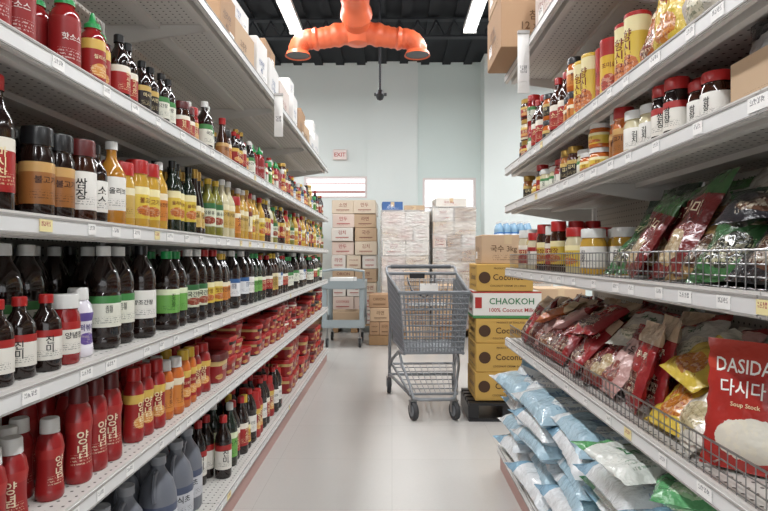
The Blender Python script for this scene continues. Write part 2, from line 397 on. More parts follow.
# ---------------- room
YB=9.5; ZC=4.4
def boxobj(name,c,d,m):
    mb=MB(); mb.box(c,d,m); return mb.build(name,smooth=False)
boxobj('floor',(0,2.5,-.05),(14,15,.1),m_floor)
mb=MB(); mb.box((0,2.5,ZC+.05),(14,15,.1),m_ceil)
for i in range(40): mb.box((-7+.36*i,2.5,ZC-.02),(.14,15,.04),m_ceil)
mb.build('ceiling',smooth=False)
for i,y in enumerate((1.0,3.2,5.4,7.6)):
    mb=MB(); mb.box((0,y,ZC-.08),(13.9,.1,.02),m_beam); mb.box((0,y,ZC-.32),(13.9,.1,.02),m_beam)
    for k in range(55):
        x=-6.9+.25*k; mb.sweep([(x,y,ZC-.09),(x+.125,y,ZC-.31),(x+.25,y,ZC-.09)],.012,m_beam,4)
    mb.build('ceiling_joist',smooth=False)
mb=MB(); t=.2
wins=[(-1.50,-.42,2.10,2.47),(.52,1.42,1.80,2.44)]
def wallseg(x0,x1,z0,z1,y=YB,m=m_wall): mb.box(((x0+x1)/2,y+t/2,(z0+z1)/2),(x1-x0,t,z1-z0),m)
wallseg(-7,-1.5,0,ZC); wallseg(-1.5,-.42,0,2.10); wallseg(-1.5,-.42,2.47,ZC); wallseg(-.42,.44,0,ZC)
wallseg(.44,.52,0,ZC,YB,m_wall2); wallseg(.52,1.42,0,1.80,YB,m_wall2); wallseg(.52,1.42,2.44,ZC,YB,m_wall2); wallseg(1.42,7,0,ZC,YB,m_wall2)
mb.build('wall_back',smooth=False)
mb=MB(); mb.box((-.0,YB-.03,ZC/2),(.84,.06,ZC-.001),m_wall); mb.build('wall_back_pilaster',smooth=False)
mb=MB(); mb.box((2.1,YB-.2,ZC/2),(1.2,.4,ZC-.001),m_wall); mb.build('wall_back_column',smooth=False)
boxobj('wall_left',(-7.05,2.5,ZC/2),(.1,15,ZC),m_wall); boxobj('wall_right',(7.05,2.5,ZC/2),(.1,15,ZC),m_wall)
mb=MB(); mb.box((0,-5.05,.25),(14,.1,.5),m_wall); mb.box((0,-5.05,3.9),(14,.1,1.0),m_wall)  # unseen wall, wide openings left so sky light gives frontal fill
for x in (-6.8,-4,-1.4,1.4,4,6.8): mb.box((x,-5.05,1.95),(.25,.1,2.9),m_white)
mb.build('wall_front',smooth=False)
mf=mat('window_frame_paint','#e7d9d6',.4); mfr=mat('window_rail_red','#c9857c',.5)
for i,(x0,x1,z0,z1) in enumerate(wins):
    mb=MB()
    for a in (x0+.02,x1-.02): mb.box((a,YB+.06,(z0+z1)/2),(.04,.1,z1-z0),mf)
    for a in (z0+.02,z1-.015): mb.box(((x0+x1)/2,YB+.06,a),(x1-x0-.08,.1,.03),mf)
    mb.box(((x0+x1)/2,YB+.06,z1-(.26 if i==0 else .5)),(x1-x0-.08,.08,.03),mfr if i==0 else mf)
    if i==0: mb.box(((x0+x1)/2,YB+.06,z1-.12),(x1-x0-.08,.06,.012),mfr)
    mb.build('window_%d'%(i+1),smooth=False)
mb=MB(); mb.box((-.0,YB-.075,.05),(.84,.02,.1),m_shadow_trim); mb.box((-4,YB-.01,.05),(6,.02,.1),m_shadow_trim); mb.build('baseboard_back',smooth=False)
mb=MB(); mb.bbox((-.88,YB-.03,2.83),(.24,.05,.18),mat('exit_sign_case','#efdcd6',.5),.01)
mb.ptext('EXIT',Matrix.Translation((-.88,YB-.057,2.83)),.09,.19,mat('exit_red','#d05048',.4)); mb.build('exit_sign')
LC=(.975,.988,1)
def fixture(x,y0,y1,z=3.9,pw=60):
    e=empty('fluorescent_light_fixture',(x,(y0+y1)/2,z)); L=y1-y0
    mb=MB(); mb.box((0,0,.05),(.16,L,.05),m_white); mb.box((0,0,.08),(.09,L,.02),m_white)
    for s in (-.045,.045): mb.sweep([(s,-L/2+.03,.008),(s,L/2-.03,.008)],.014,m_lamp,8)
    for s in (-L/2+.01,L/2-.01): mb.box((0,s,.02),(.16,.02,.06),m_white)
    for s in (-L/2+.3,L/2-.3): mb.sweep([(0,s,.09),(0,s,ZC-z-.0)],.006,m_beam,5)
    mb.build('housing',e)
    l=bpy.data.lights.new('tube_light','AREA'); l.shape='RECTANGLE'; l.size=.16; l.size_y=L; l.energy=pw; l.color=LC
    o=bpy.data.objects.new('tube_light',l); sc.collection.objects.link(o); o.parent=e; o.location=(0,0,-.02)
for x in (-1.2,.97):
    for a,b in ((4.6,7.0),(2.0,4.4),(-.6,1.8),(-3.2,-.8)): fixture(x,a,b,pw=50)
for x in (-3.6,3.6): 
    for a,b in ((6.6,9.0),(3.5,6.3),(-1,2)): fixture(x,a,b,pw=62 if a>6.5 else 46)  # unseen side rows added as extra light; rearmost brighten the back wall
# orange duct
mb=MB()
cx,cy,cz=-.37,6.0,3.44
main=[(cx,cy-i*.05,cz+.13+.12*min(1,max(0,i-2)/6)) for i in range(0,170)]
mb.sweep(main,[.14+(.008 if i%4==0 else 0)+(.02 if i in(4,5) else 0) for i in range(170)],m_orange,24)
for s in (-1,1):
    pts=[];rr=[]
    span=.64
    n1=24
    for i in range(n1+1): 
        tt=i/n1; pts.append((cx+s*tt*(span-.14),cy,cz+.07-.07*math.sin(tt*math.pi*.5)**2)); rr.append((.12-.018*tt)+(.006 if i%3==0 else 0)+(.014 if i in (10,11,21,22) else 0))
    for i in range(1,11):
        a=i/10*math.pi/2*.97; pts.append((cx+s*(span-.14+.14*math.sin(a)),cy,cz-.13*(1-math.cos(a)))); rr.append(.102+(.005 if i%2 else 0))
    x,y,z=pts[-1]; pts+= [(x,y,z-.015),(x,y,z-.018),(x,y,z-.03),(x,y,z-.06)]; rr+=[.104,.118,.124,.14]
    mb.sweep(pts,rr,m_orange,24,cap=False)
    mb.lathe([(E,0,0),(.96,0,0),(.96,.01,0),(E,.01,0)],{0:m_black},(x,y,z-.05),.128,1,20)  # black disc stands in for the shade inside the open mouth
mb.lathe([(E,-.9,0),(.7,-.8,0),(1,-.3,0),(1,.3,0),(.7,.8,0),(E,.9,0)],{0:m_orange},(cx,cy,cz+.08),.155,.17,20)
for y in (5.6,3.5,1.0): mb.sweep([(cx,y,cz+.4),(cx,y,ZC)],.01,m_beam,5)
mb.build('orange_ventilation_duct',ang=35)
mb=MB(); mb.sweep([(-.135,6.3,ZC),(-.135,6.3,2.98)],.012,m_beam,8); mb.lathe([(E,0,0),(.6,.1,0),(1,.5,0),(.6,.9,0),(E,1,0)],{0:m_black},(-.135,6.3,2.86),.055,.13,14)
mb.sweep([(-.2,6.3,2.93),(-.06,6.3,2.93)],.018,m_rubber,8); mb.build('hanging_security_camera')

# ---------------- gondolas
m_kick=mat('kick_plate','#b98f86',.5)
def gondola(side,xf,depth,y0,y1,levels,top,base_z,base_xf):
    e=empty('gondola_shelving')
    xb=xf+depth
    X=lambda x: side*x
    mb=MB()
    mb.box((X(xb+.012),(y0+y1)/2,top/2+.06),(.02,y1-y0,top-.0),m_peg); mb.build('back_panel',e,smooth=False)
    mb=MB(); n=max(1,round((y1-y0)/1.2)); seg=(y1-y0)/n
    for i in range(n+1): mb.box((X(xb+.002),y0+i*seg+(.015 if i==0 else -.015 if i==n else 0),top/2+.03),(.03,.03,top+.06),m_shelf)
    mb.build('uprights',e,smooth=False)
    ds=MB(); lp=MB(); tg=MB(); br=MB()
    for z in levels+[base_z]:
        x0=base_xf if z==base_z else xf
        for i in range(n):
            ya,yb=y0+i*seg+.002,y0+(i+1)*seg-.002; yc=(ya+yb)/2; L=yb-ya
            ds.box((X((x0+xb-.015)/2),yc,z-.008),(xb-.015-x0,L,.016),m_deckp)
            ds.box((X(x0+.03),yc,z-.028),(.02,L,.03),m_shelf); ds.box((X(x0+(xb-x0)*.55),yc,z-.024),(.05,L,.016),m_shelf)
            lp.box((X(x0-.004),yc,z-.018),(.01,L,.044),m_shelf)
            lp.box((X(x0-.011),yc,z-.019),(.004,L,.034),m_lip)
            lp.box((X(x0-.0135),yc,z-.0035),(.003,L,.004),m_shadow_trim); lp.box((X(x0-.0135),yc,z-.035),(.003,L,.003),m_shadow_trim)  # thin grey strips stand in for shadow lines along the rail
            if z!=base_z:
                for yy in (ya+.004,yb-.004):
                    b=len(br.v)
                    pr=[(x0+.03,z-.017),(xb-.015,z-.017),(xb-.015,z-.1),(x0+.05,z-.04)]
                    for dy in (-.0012,.0012):
                        for px,pz in pr: br.v.append((X(px),yy+dy,pz))
                    br.face([b,b+1,b+2,b+3],m_shelf); br.face([b+7,b+6,b+5,b+4],m_shelf)
                    for q in range(4): br.face([b+q,b+4+q,b+4+(q+1)%4,b+(q+1)%4],m_shelf)
        if z<2:
            y=y0+.1
            while y<y1-.1:
                w=random.choice((.032,.04,.05)); tg.box((X(x0-.0145),y,z-.019+random.uniform(-.001,.001)),(.0015,w,.024),m_tagy if R_()<.06 else m_tagw); y+=random.uniform(.09,.2)
    ds.build('shelf_decks',e,smooth=False); lp.build('price_rails',e,smooth=False); br.build('brackets',e,smooth=False); tg.build('price_tags',e,smooth=False)
    mb=MB(); mb.box((X((base_xf+.03+xb)/2),(y0+y1)/2,(base_z-.045)/2),(xb-base_xf-.05,y1-y0-.01,base_z-.047),m_shelf)
    mb.box((X(base_xf+.012),(y0+y1)/2,(base_z-.04)/2),(.02,y1-y0,base_z-.042),m_kick); mb.build('kick_base',e,smooth=False)
    return e
ZL=[.57,.86,1.18,1.51,2.03]
gondola(-1,.69,.45,-.3,5.94,ZL,2.25,.13,.69)
ZR=[.68,1.04,1.365,1.56,2.04]
gondola(1,.60,.45,-.1,2.92,ZR,2.25,.13,.56)

for z in (.68,1.04):
    mb=MB(); x=.605; y0,y1=-.05,2.88; hh=.072
    for dz in (.006,.026,.048,hh): mb.sweep([(x,y0,z+dz),(x,y1,z+dz)],.0015 if dz<hh else .0024,m_metal,6)
    n=int((y1-y0)/.026)
    for i in range(n+1):
        y=y0+i*.026; mb.sweep([(x-.002,y,z+.001),(x-.002,y,z+hh)],.0012,m_metal,4,cap=False)
    mb.build('wire_shelf_fence')

# ---------------- LEFT products
L=.69
z=1.51
fill('chili_sauce_bottles',-1,z,L,.45,1.33,'sri',.205,.033,b_red,l_sri,c_green,3,.012)
fill('chili_sauce_bottles',-1,z,L,1.335,1.47,'sri',.19,.03,b_red,l_red,c_green,4,.004)
fill('soy_sauce_bottles',-1,z,L,1.475,1.60,'soy',.19,.029,b_dark,l_redw,c_black,4,.006)
fill('soy_sauce_bottles',-1,z,L,1.61,1.73,'soy',.165,.026,b_dark,l_blk,c_black,4,.008)
fill('soy_sauce_bottles',-1,z,L,1.74,1.90,'soy',.17,.026,b_dark,l_whg,c_black,4,.01)
fill('sauce_bottles',-1,z,L,1.92,2.06,'jar',.13,.032,b_brown,l_redw,c_mar,3)
fill('chili_sauce_bottles',-1,z,L,2.07,2.17,'jar',.15,.026,b_red,l_red,c_red,4,.001)
fill('vinegar_bottles',-1,z,L,2.18,2.40,'soy',.205,.032,b_dark,l_whg,c_white,3)
S1=[('soy',.19,.028,b_dark,l_whg,c_white),('soy',.17,.026,b_dark,l_red,c_red),('soy',.2,.03,b_brown,l_gold,c_black),('jar',.13,.034,b_jar,l_whr,c_red),('jar',.15,.03,b_green,l_grn,c_green),('oil',.21,.03,b_dark,l_redw,c_gold),('sri',.2,.03,b_red,l_sri,c_green),('jar',.11,.036,b_jar,l_yel,c_gold,2),('soy',.18,.027,b_green,l_blu,c_yel),('sqz',.17,.028,b_red,l_red,c_white),('jar',.16,.03,b_brown,l_org,c_black),('flask',.2,.034,b_brown,l_amb,c_red),('soy',.22,.03,b_dark,l_pic,c_red)]
mixfill('assorted_sauce_bottles',-1,z,L,2.42,5.88,S1,3,(1,2))
z=1.18
fill('soy_sauce_bottles',-1,z,L,.5,1.12,'soy',.26,.032,b_dark,l_redw,c_red,3,.02)
fill('sauce_jars',-1,z,L,1.135,1.28,'jar',.19,.033,b_dark,l_amb,c_black,3,.008)
fill('sauce_bottles',-1,z,L,1.285,1.355,'jar',.195,.034,b_brown,l_white,c_mar,3,.002)
fill('sauce_bottles',-1,z,L,1.36,1.43,'soy',.2,.032,b_dark,l_white,c_black,3,.002)
fill('cooking_oil_bottles',-1,z,L,1.435,1.51,'oil',.225,.035,b_amber,l_white,c_white,3,.004)
fill('corn_syrup_bottles',-1,z,L,1.512,1.585,'jar',.18,.034,b_gold,l_gold,c_red,3,.004)
fill('cooking_oil_bottles',-1,z,L,1.59,1.74,'jar',.20,.034,b_gold,l_yel,c_red,3,.004)
fill('cooking_oil_bottles',-1,z,L,1.745,1.84,'soy',.22,.027,b_gold,l_org,c_white,4,.004)
fill('sesame_oil_bottles',-1,z,L,1.85,2.05,'oil',.245,.028,b_green,l_yel,c_black,4,.01)
fill('sesame_oil_bottles',-1,z,L,2.06,2.22,'flask',.25,.03,b_dark,l_gold,c_gold,4,.01)
fill('cooking_oil_bottles',-1,z,L,2.24,2.40,'oil',.24,.033,b_olive,l_pic2,c_yel,3)
fill('cooking_oil_bottles',-1,z,L,2.41,2.56,'oil',.26,.034,b_clear,l_gold,c_white,3)
S2=[('oil',.25,.033,b_gold,l_gold,c_white),('oil',.26,.034,b_amber,l_mixoil,c_gold),('flask',.24,.034,b_dark,l_yel,c_black),('soy',.25,.032,b_gold,l_yel,c_red),('oil',.23,.032,b_olive,l_pic2,c_green),('soy',.27,.036,b_clear,l_whr,c_white),('jar',.2,.034,b_amber,l_org,c_red),('oil',.25,.03,b_brown,l_red,c_yel),('pet',.27,.038,b_gold,l_blu,c_white),('soy',.22,.03,b_red,l_red,c_red),('flask',.26,.036,b_amber,l_white,c_gold),('jar',.16,.036,b_red,l_pic,c_gold)]
mixfill('assorted_oil_bottles',-1,z,L,2.58,5.88,S2,3,(1,2))
z=.86
fill('soy_sauce_bottles',-1,z,L,.5,1.40,'pet',.27,.042,b_dark,l_whg,c_white,3,.01,.11)
fill('fish_sauce_bottles',-1,z,L,.85,1.22,'soy',.16,.03,b_dark,l_whr,c_red,1,.015,.015)
fill('chili_paste_bottles',-1,z,L,1.225,1.295,'jar',.155,.031,b_red,l_whr,c_white,1,.015,.015)
fill('syrup_bottles',-1,z,L,1.31,1.395,'sqz',.165,.034,b_purple,l_pur,c_white,1,.015,.015)
fill('soy_sauce_bottles',-1,z,L,1.43,1.62,'pet',.27,.043,b_dark,l_whg,c_white,4,.006)
fill('soy_sauce_bottles',-1,z,L,1.63,1.81,'pet',.275,.042,b_dark,l_white,c_black,4,.004)
fill('soy_sauce_bottles',-1,z,L,1.82,2.0,'pet',.26,.042,b_dark,l_grn,c_green,4,.004)
fill('soy_sauce_bottles',-1,z,L,2.01,2.19,'pet',.27,.042,b_dark,l_pic2,c_white,4,.004)
fill('soy_sauce_bottles',-1,z,L,2.2,2.38,'pet',.27,.042,b_dark,l_yel,c_red,4,.004)
fill('soy_sauce_bottles',-1,z,L,2.39,2.55,'pet',.255,.038,b_dark,l_org,c_yel,4,.002)
S3=[('pet',.27,.042,b_dark,l_white,c_black),('pet',.27,.04,b_dark,l_whg,c_white),('pet',.26,.042,b_green,l_grn,c_green),('pet',.25,.038,b_dark,l_redw,c_red),('soy',.26,.034,b_brown,l_gold,c_yel),('pet',.27,.042,b_dark,l_blu,c_white),('soy',.24,.036,b_dark,l_whg,c_green),('jar',.2,.04,b_dark,l_red,c_red),('pet',.27,.04,b_dark,l_pic,c_white)]
mixfill('assorted_soy_sauce_bottles',-1,z,L,2.57,5.88,S3,3,(1,3))
z=.57
fill('ketchup_bottles',-1,z,L,.6,1.27,'sqz',.175,.029,b_red2,l_sauce,c_white,4,.008)
fill('chili_sauce_bottles',-1,z,L,1.29,1.5,'sqz',.225,.031,b_red2,l_sauce,c_mar,4,.008)
fill('chili_sauce_bottles',-1,z,L,1.51,1.78,'sqz',.21,.029,b_red2,l_red,c_red,4,.008)
fill('orange_sauce_bottles',-1,z,L,1.8,1.94,'sqz',.19,.03,b_orange,l_org,c_white,4,.008)
fill('orange_sauce_bottles',-1,z,L,1.95,2.08,'sqz',.2,.029,b_orange,l_red,c_yel,4,.004)
fill('chili_sauce_bottles',-1,z,L,2.1,2.3,'sqz',.19,.034,b_red2,l_red,c_red,4,.008)
S4=[('tub',.085,.062,b_red2,l_redtub,c_red,2),('tub',.12,.066,b_red2,l_redtub,c_mar,1),('tub',.07,.055,b_red2,l_redtub,c_red,3),('jar',.15,.042,b_red2,l_red,c_red,1),('tub',.1,.07,b_red2,l_redtub,c_black,2),('tub',.08,.058,b_brown,l_redtub,c_red,2),('jar',.11,.05,b_red2,l_redw,c_mar,2)]
mixfill('chili_paste_tubs',-1,z,L,2.32,5.88,S4,3,(1,3))
z=.13
fill('soy_sauce_jugs',-1,z,L,.9,1.78,'jug',.3,.058,b_grey,l_jug,c_grey,3,.02,.03)
fill('soy_sauce_jugs',-1,z,L,1.8,2.32,'jug',.31,.06,b_grey,l_jug,c_grey,3,.03,.03)
fill('sauce_bottles',-1,z,L,2.35,2.55,'soy',.27,.036,b_dark,l_whr,c_red,4,.006)
S5=[('soy',.28,.036,b_dark,l_redw,c_red),('soy',.26,.034,b_brown,l_whg,c_black),('pet',.28,.042,b_dark,l_white,c_red),('soy',.29,.036,b_green,l_grn,c_white),('sqz',.24,.036,b_red2,l_red,c_red),('flask',.27,.038,b_dark,l_yel,c_yel)]
mixfill('assorted_sauce_bottles',-1,z,L,2.57,3.75,S5,4,(1,2))
mixfill('chili_paste_tubs',-1,z,L,3.77,5.88,[('tub',.12,.075,b_red2,l_redtub,c_red,3),('tub',.1,.07,b_red2,l_redtub,c_mar,3),('tub',.15,.08,b_brown,l_redtub,c_red,2)],3,(1,3))

m_card=[card_mat('cardboard_brown','#b08a66',g=False),card_mat('cardboard_tan','#c4a482',g=False),card_mat('carton_white','#e2e0dd','#5c6c9c',g=False),card_mat('carton_pinkish','#d9cbc3','#a35a54',g=False)]
m_tape=mat('packing_tape','#d0b48c',.25)
CT=['양념간장\n14kg','신라면\n40','국수 3kg','참기름\n12 x 500ml','고추장\n14kg','만두피']
def carton(x,y,z,dx,dy,dz,m,rz=0,name='cardboard_carton',tape=True):
    mb=MB(); mb.bbox((0,0,dz/2),(dx,dy,dz),m,.004)
    if tape:
        mb.box((0,0,dz+.0006),(.05,dy*.99,.001),m_tape)
        for s in (-1,1): mb.box((0,s*(dy/2+.0006),dz-.035),(.05,.001,.06),m_tape)
        for s in (-1,1): mb.box((s*(dx/2+.0005),dy*.25,dz*.3),(.001,.07,.05),m_tagw)
        im=inkmat(INK[m.name]); s=random.choice(CT)
        for q in range(4):
            hw=(dy if q%2==0 else dx)/2; ww=(dx if q%2==0 else dy)
            mb.ptext(s,Matrix.Rotation(q*math.pi/2,4,'Z')@Matrix.Translation((0,-hw-.0012,dz*.5)),dz*.34,ww*.5,im,-ww*.08)
    return mb.build(name,loc=(x,y,z),rot=(0,0,rz))
y=2.4
i=0
random.seed(21)
while y<5.6:
    w=random.uniform(.24,.38); hh=random.uniform(.18,.3); m=m_card[(0,1,2,2,3,2)[i%6]] if y>3 else m_card[i%2]
    xx=random.uniform(0,.03)
    carton(-.69-.195-xx,y+w/2,2.031,.32,w-.03,hh,m,random.uniform(-.05,.05))
    if i%2==1: carton(-.69-.2-xx,y+w/2,2.034+hh,.28,w-.07,.12,m_card[(i+1)%4],random.uniform(-.06,.06))
    y+=w+.01; i+=1
carton(.72,2.70,2.041,.46,.36,.25,m_card[0]); carton(.71,2.68,2.293,.44,.34,.22,m_card[1])
carton(.82,2.25,2.041,.4,.36,.26,m_card[3])
def flag(x,y,z0,z1,w=.05):
    mb=MB(); mb.box((x,y,(z0+z1)/2),(w,.003,z1-z0),m_white); mb.box((x,y-.002,z0+.09),(w*.8,.001,.08),m_tagw); mb.box((x,y,z1),(w,.02,.012),m_shadow_trim); mb.build('hanging_shelf_sign',smooth=False)
flag(-.65,3.2,1.79,2.03); flag(.562,2.40,1.80,2.06,.05)

# ---------------- RIGHT products
Rr=.60
random.seed(5)
z=1.56
l_spice=P('label_spice',['#d9ab24','#cf742a','#dcbc3a','#b02422'],['#b02422','#ece0c0'],['#7a1a12','#1b1b1b'],pic='#b03a24')
SR=[('jar',.12,.034,b_jar,l_whr,c_red,2),('jar',.1,.036,b_jar,l_red,c_gold,3),('jar',.14,.03,b_red,l_whg,c_red,2),('jar',.11,.034,b_orange,l_blk,c_black,2),('soy',.24,.034,b_brown,l_redw,c_red,1)]
mixfill('sauce_jars',1,z,Rr,2.1,2.86,SR,4,(1,2))
fill('curry_paste_jars',1,z,Rr,1.96,2.09,'jar',.12,.03,b_orange,l_org,c_black,4,.002,.02,stack=2)
fill('spice_cans',1,z,Rr,1.81,1.95,'can',.2,.033,b_gold,l_yel,c_yel,4,.004,.02)
fill('spice_shakers',1,z,Rr,1.66,1.80,'can',.19,.033,b_gold,l_spice,c_red,4,.004,.02)
fill('spice_shakers',1,z,Rr,1.50,1.65,'can',.2,.035,b_gold,l_yel,c_red,4,.004,.02)
fill('seasoning_cans',1,z,Rr,.6,.85,'can',.15,.035,b_gold,l_spice,c_yel,3,.016,.02)
z=1.365
SR2=[('jar',.115,.032,b_jar,l_whr,c_red),('jar',.1,.034,b_clear,l_whg,c_white),('jar',.125,.03,b_jar,l_blk,c_gold),('jar',.13,.028,b_dark,l_red,c_red),('jar',.075,.036,b_orange,l_yel,c_white,2)]
mixfill('pickle_jars',1,z,Rr,1.74,2.86,SR2,4,(1,2))
fill('sauce_bottles',1,z,Rr,1.55,1.73,'jar',.15,.03,b_orange,l_amb,c_mix,4,.01)
fill('bean_paste_jars',1,z,Rr,1.40,1.54,'jar',.12,.032,b_clear,l_white,c_white,4,.004)
fill('bean_paste_jars',1,z,Rr,1.26,1.39,'jar',.14,.029,b_dark,l_whr,c_red,4,.004)
fill('pickle_jars',1,z,Rr,1.12,1.25,'jar',.11,.031,b_brown,l_white,c_red,4,.003)
fill('sauce_jars',1,z,Rr,.6,.8,'jar',.12,.032,b_jar,l_mixd,c_white,3,.012)
z=1.04
mixfill('sauce_jars',1,z,Rr,2.2,2.86,[('jar',.17,.036,b_jar,l_whr,c_red),('jar',.19,.038,b_jar,l_redw,c_white),('jar',.2,.032,b_brown,l_yel,c_red)],3,(1,2),back=.03)
fill('pickle_jars',1,z,Rr,2.0,2.19,'jar',.165,.042,b_clear,l_yel,c_red,3,.006,.03)
fill('pickle_jars',1,z,Rr,1.8,1.99,'jar',.155,.044,b_gold,l_white,c_white,3,.004,.03)

BT={}
def BG(n,*a,txt='고추가루',ink2=None,**k):
    k.setdefault('gv',(2,3)); m=printed(n,*a,rough=.22,crinkle=34,coat=.4,**k); BT[m.name]=txt; return m
g_kelp=BG('bag_print_kelp','#7a2222','#3f6d3a','#e0d2b0',pic='#a88a5a',txt='다시마'); g_gold=BG('bag_print_gold','#8f7040','#b8b2a6','#3a1d10',pic='#4a2814',txt='멸치')
g_blk=BG('bag_print_black','#26242a','#2f5b40','#cfc4ae',pic='#5a3a2a',txt='미역'); g_silver=BG('bag_print_silver','#9a9899','#2c2a2e','#7a2a22',pic='#5a4a44',txt='김')
g_green=BG('bag_print_green','#3a6f3e','#1f3a2a','#e0dcb0',pic='#2a3020',txt='파래김')
g_red=BG('bag_print_red','#9c2226','#c9ae90','#eadcc0',pic='#5b1410',txt='고추가루'); g_brown=BG('bag_print_brown','#521f1a','#7a2020','#c9aa80',pic='#6f3a26',txt='건고추')
g_pink=BG('bag_print_pink','#c99a94','#93292c','#4a1a1a',pic='#8c3830',txt='새우'); g_wht=BG('bag_print_white','#d6d1c5','#b8a878','#6a5a2c',pic='#bdae82',txt='당면')
g_yel=BG('bag_print_yellow','#d9b93a','#dcd8c8','#a01818',pic='#c97a24',txt='카레'); g_clr=BG('bag_print_clear','#c6c2b6','#a53a34','#3a5a36',pic='#cfc8b0',txt='국수')
g_org=BG('bag_print_orange','#b8602e','#e0c9a0','#f5e6c0',pic='#7a2a14',txt='떡볶이')
g_rice=BG('rice_bag_print','#e2e6e8','#86b4d0','#4a7aa8',txt='쌀',lines=True); g_blue=BG('rice_bag_print_blue','#a9cadb','#e2e8ea','#4a74a0',pic='#dfe7ea',txt='찹쌀'); g_grn=BG('rice_bag_print_green','#dfe4dd','#58a866','#3a7a48',txt='현미')
g_grn2=BG('rice_bag_print_solid_green','#5aa868','#e4e9e0','#f0f5ec',pic='#9fcf9a',txt='현미')
def btx(m,w,h,cy=.62): return [(BT[m.name],h*.13,w*.62,0,cy,inkmat(INK[m.name]))]
def BM(x,y,z,tilt,yaw=0,roll=0):
    return Matrix.Translation((x,y,z))@Matrix.Rotation(math.radians(-90+yaw),4,'Z')@Matrix.Rotation(math.radians(-tilt),4,'X')@Matrix.Rotation(math.radians(roll),4,'Y')
def bagrow(name,y0,y1,z,mats,w,h,t,tilt,step,rows=4,dx=.045,x0=.64,lift=0,yaw=0,rnd=False,over=0):
    mb=MB(); y=y0; i=0
    while y<=y1:
        m=mats[i%len(mats)]
        for r in range(rows):
            tl=tilt+random.uniform(-8,8)-r*3
            if rnd and R_()<.35: m=random.choice(mats)
            ww,hh=w*random.uniform(.92,1.05),h*random.uniform(.92,1.05)
            mb.bag(BM(x0+r*dx,y+random.uniform(-.015,.015),z+.012+lift*r,tl,yaw+random.uniform(-12,12),random.uniform(-7,7)),ww,hh,t,m,nx=12,ny=16,txt=btx(m,ww,hh))
        y+=step; i+=1
    for _ in range(over):
        m=random.choice(mats); mb.bag(BM(random.uniform(.66,.76),random.uniform(y0,y1),z+random.uniform(.12,.15),random.uniform(55,78),random.uniform(-35,35),random.uniform(-30,30)),w*.9,h*.85,t,m,nx=12,ny=16,txt=btx(m,w*.9,h*.85))
    return mb.build(name,ang=80)
bagrow('seasoning_bags',1.05,1.42,1.56,[g_yel,g_clr,g_yel,g_org],.14,.2,.05,12,.12,rows=4,dx=.06)
mb=MB()
for (bx,by,bz,dx,dy,dz) in ((.78,.98,1.366,.26,.2,.1),):
    w=.004; cmt=m_card[1]
    mb.box((bx,by,bz+w/2),(dx,dy,w),cmt)
    for s in (-1,1): mb.box((bx+s*dx/2,by,bz+dz/2),(w,dy,dz),cmt); mb.box((bx,by+s*dy/2,bz+dz/2),(dx,w,dz),cmt)
for r in range(5): mb.bag(BM(.67+.045*r,.98,1.376,8,0,random.uniform(-5,5)),.16,.165,.04,g_silver)
mb.build('snack_display_tray',ang=80)
bagrow('dried_kelp_bags',1.52,1.70,1.04,[g_kelp,g_green],.16,.26,.035,32,.1,rows=5,dx=.045)
bagrow('dried_anchovy_bags',1.24,1.44,1.04,[g_gold,g_kelp],.17,.27,.04,38,.1,rows=5,dx=.045)
bagrow('dried_seaweed_bags',.6,1.15,1.04,[g_blk,g_silver,g_green,g_blk],.18,.27,.045,40,.1,rows=5,dx=.045,rnd=True,over=5)
bagrow('chili_powder_bags',2.2,2.8,.68,[g_brown,g_red,g_org,g_pink],.17,.25,.045,38,.11,rows=5,dx=.05,rnd=True,over=5)
bagrow('chili_powder_bags',1.68,2.1,.68,[g_brown,g_kelp,g_pink,g_red,g_clr],.18,.26,.045,42,.12,rows=5,dx=.05,rnd=True,over=5)
bagrow('seasoning_pouches',1.52,1.56,.68,[g_red],.13,.25,.04,14,.12,rows=2,dx=.05)
bagrow('dried_snack_bags',1.18,1.44,.68,[g_clr,g_wht,g_yel,g_wht,g_pink],.18,.24,.05,50,.09,rows=5,dx=.05,lift=.012,rnd=True,over=5)
bagrow('dried_snack_bags',.55,.9,.68,[g_wht,g_yel,g_green],.17,.2,.05,50,.12,rows=4,dx=.05)
e=empty('soup_stock_pouch'); M=BM(.688,1.075,.686,8,50,2)
m_poured=printed('stock_pouch_print','#b92a22','#c53a2c','#f1d9a8',pic='#e6dfce',picc=(.5,.25),picr=(.4,.17),gv=(2,3),lines=False,rough=.25,crinkle=18,coat=.3)
m_ink=mat('white_ink','#fbf8f0',.5); m_inkr=mat('red_ink','#b8241c',.5); m_inkb=mat('brown_ink','#4a2a12',.5)
mb=MB(); mb.bag(M,.185,.25,.045,m_poured,nx=16,ny=20,rough=.003,txt=[('DASIDA',.028,-.10,-.026,.80,m_ink),('다시다',.032,-.08,-.026,.63,m_ink),('Soup Stock',.011,.08,-.02,.50,inkmat('#f1d9a8'))]); mb.build('pouch',e,ang=80)
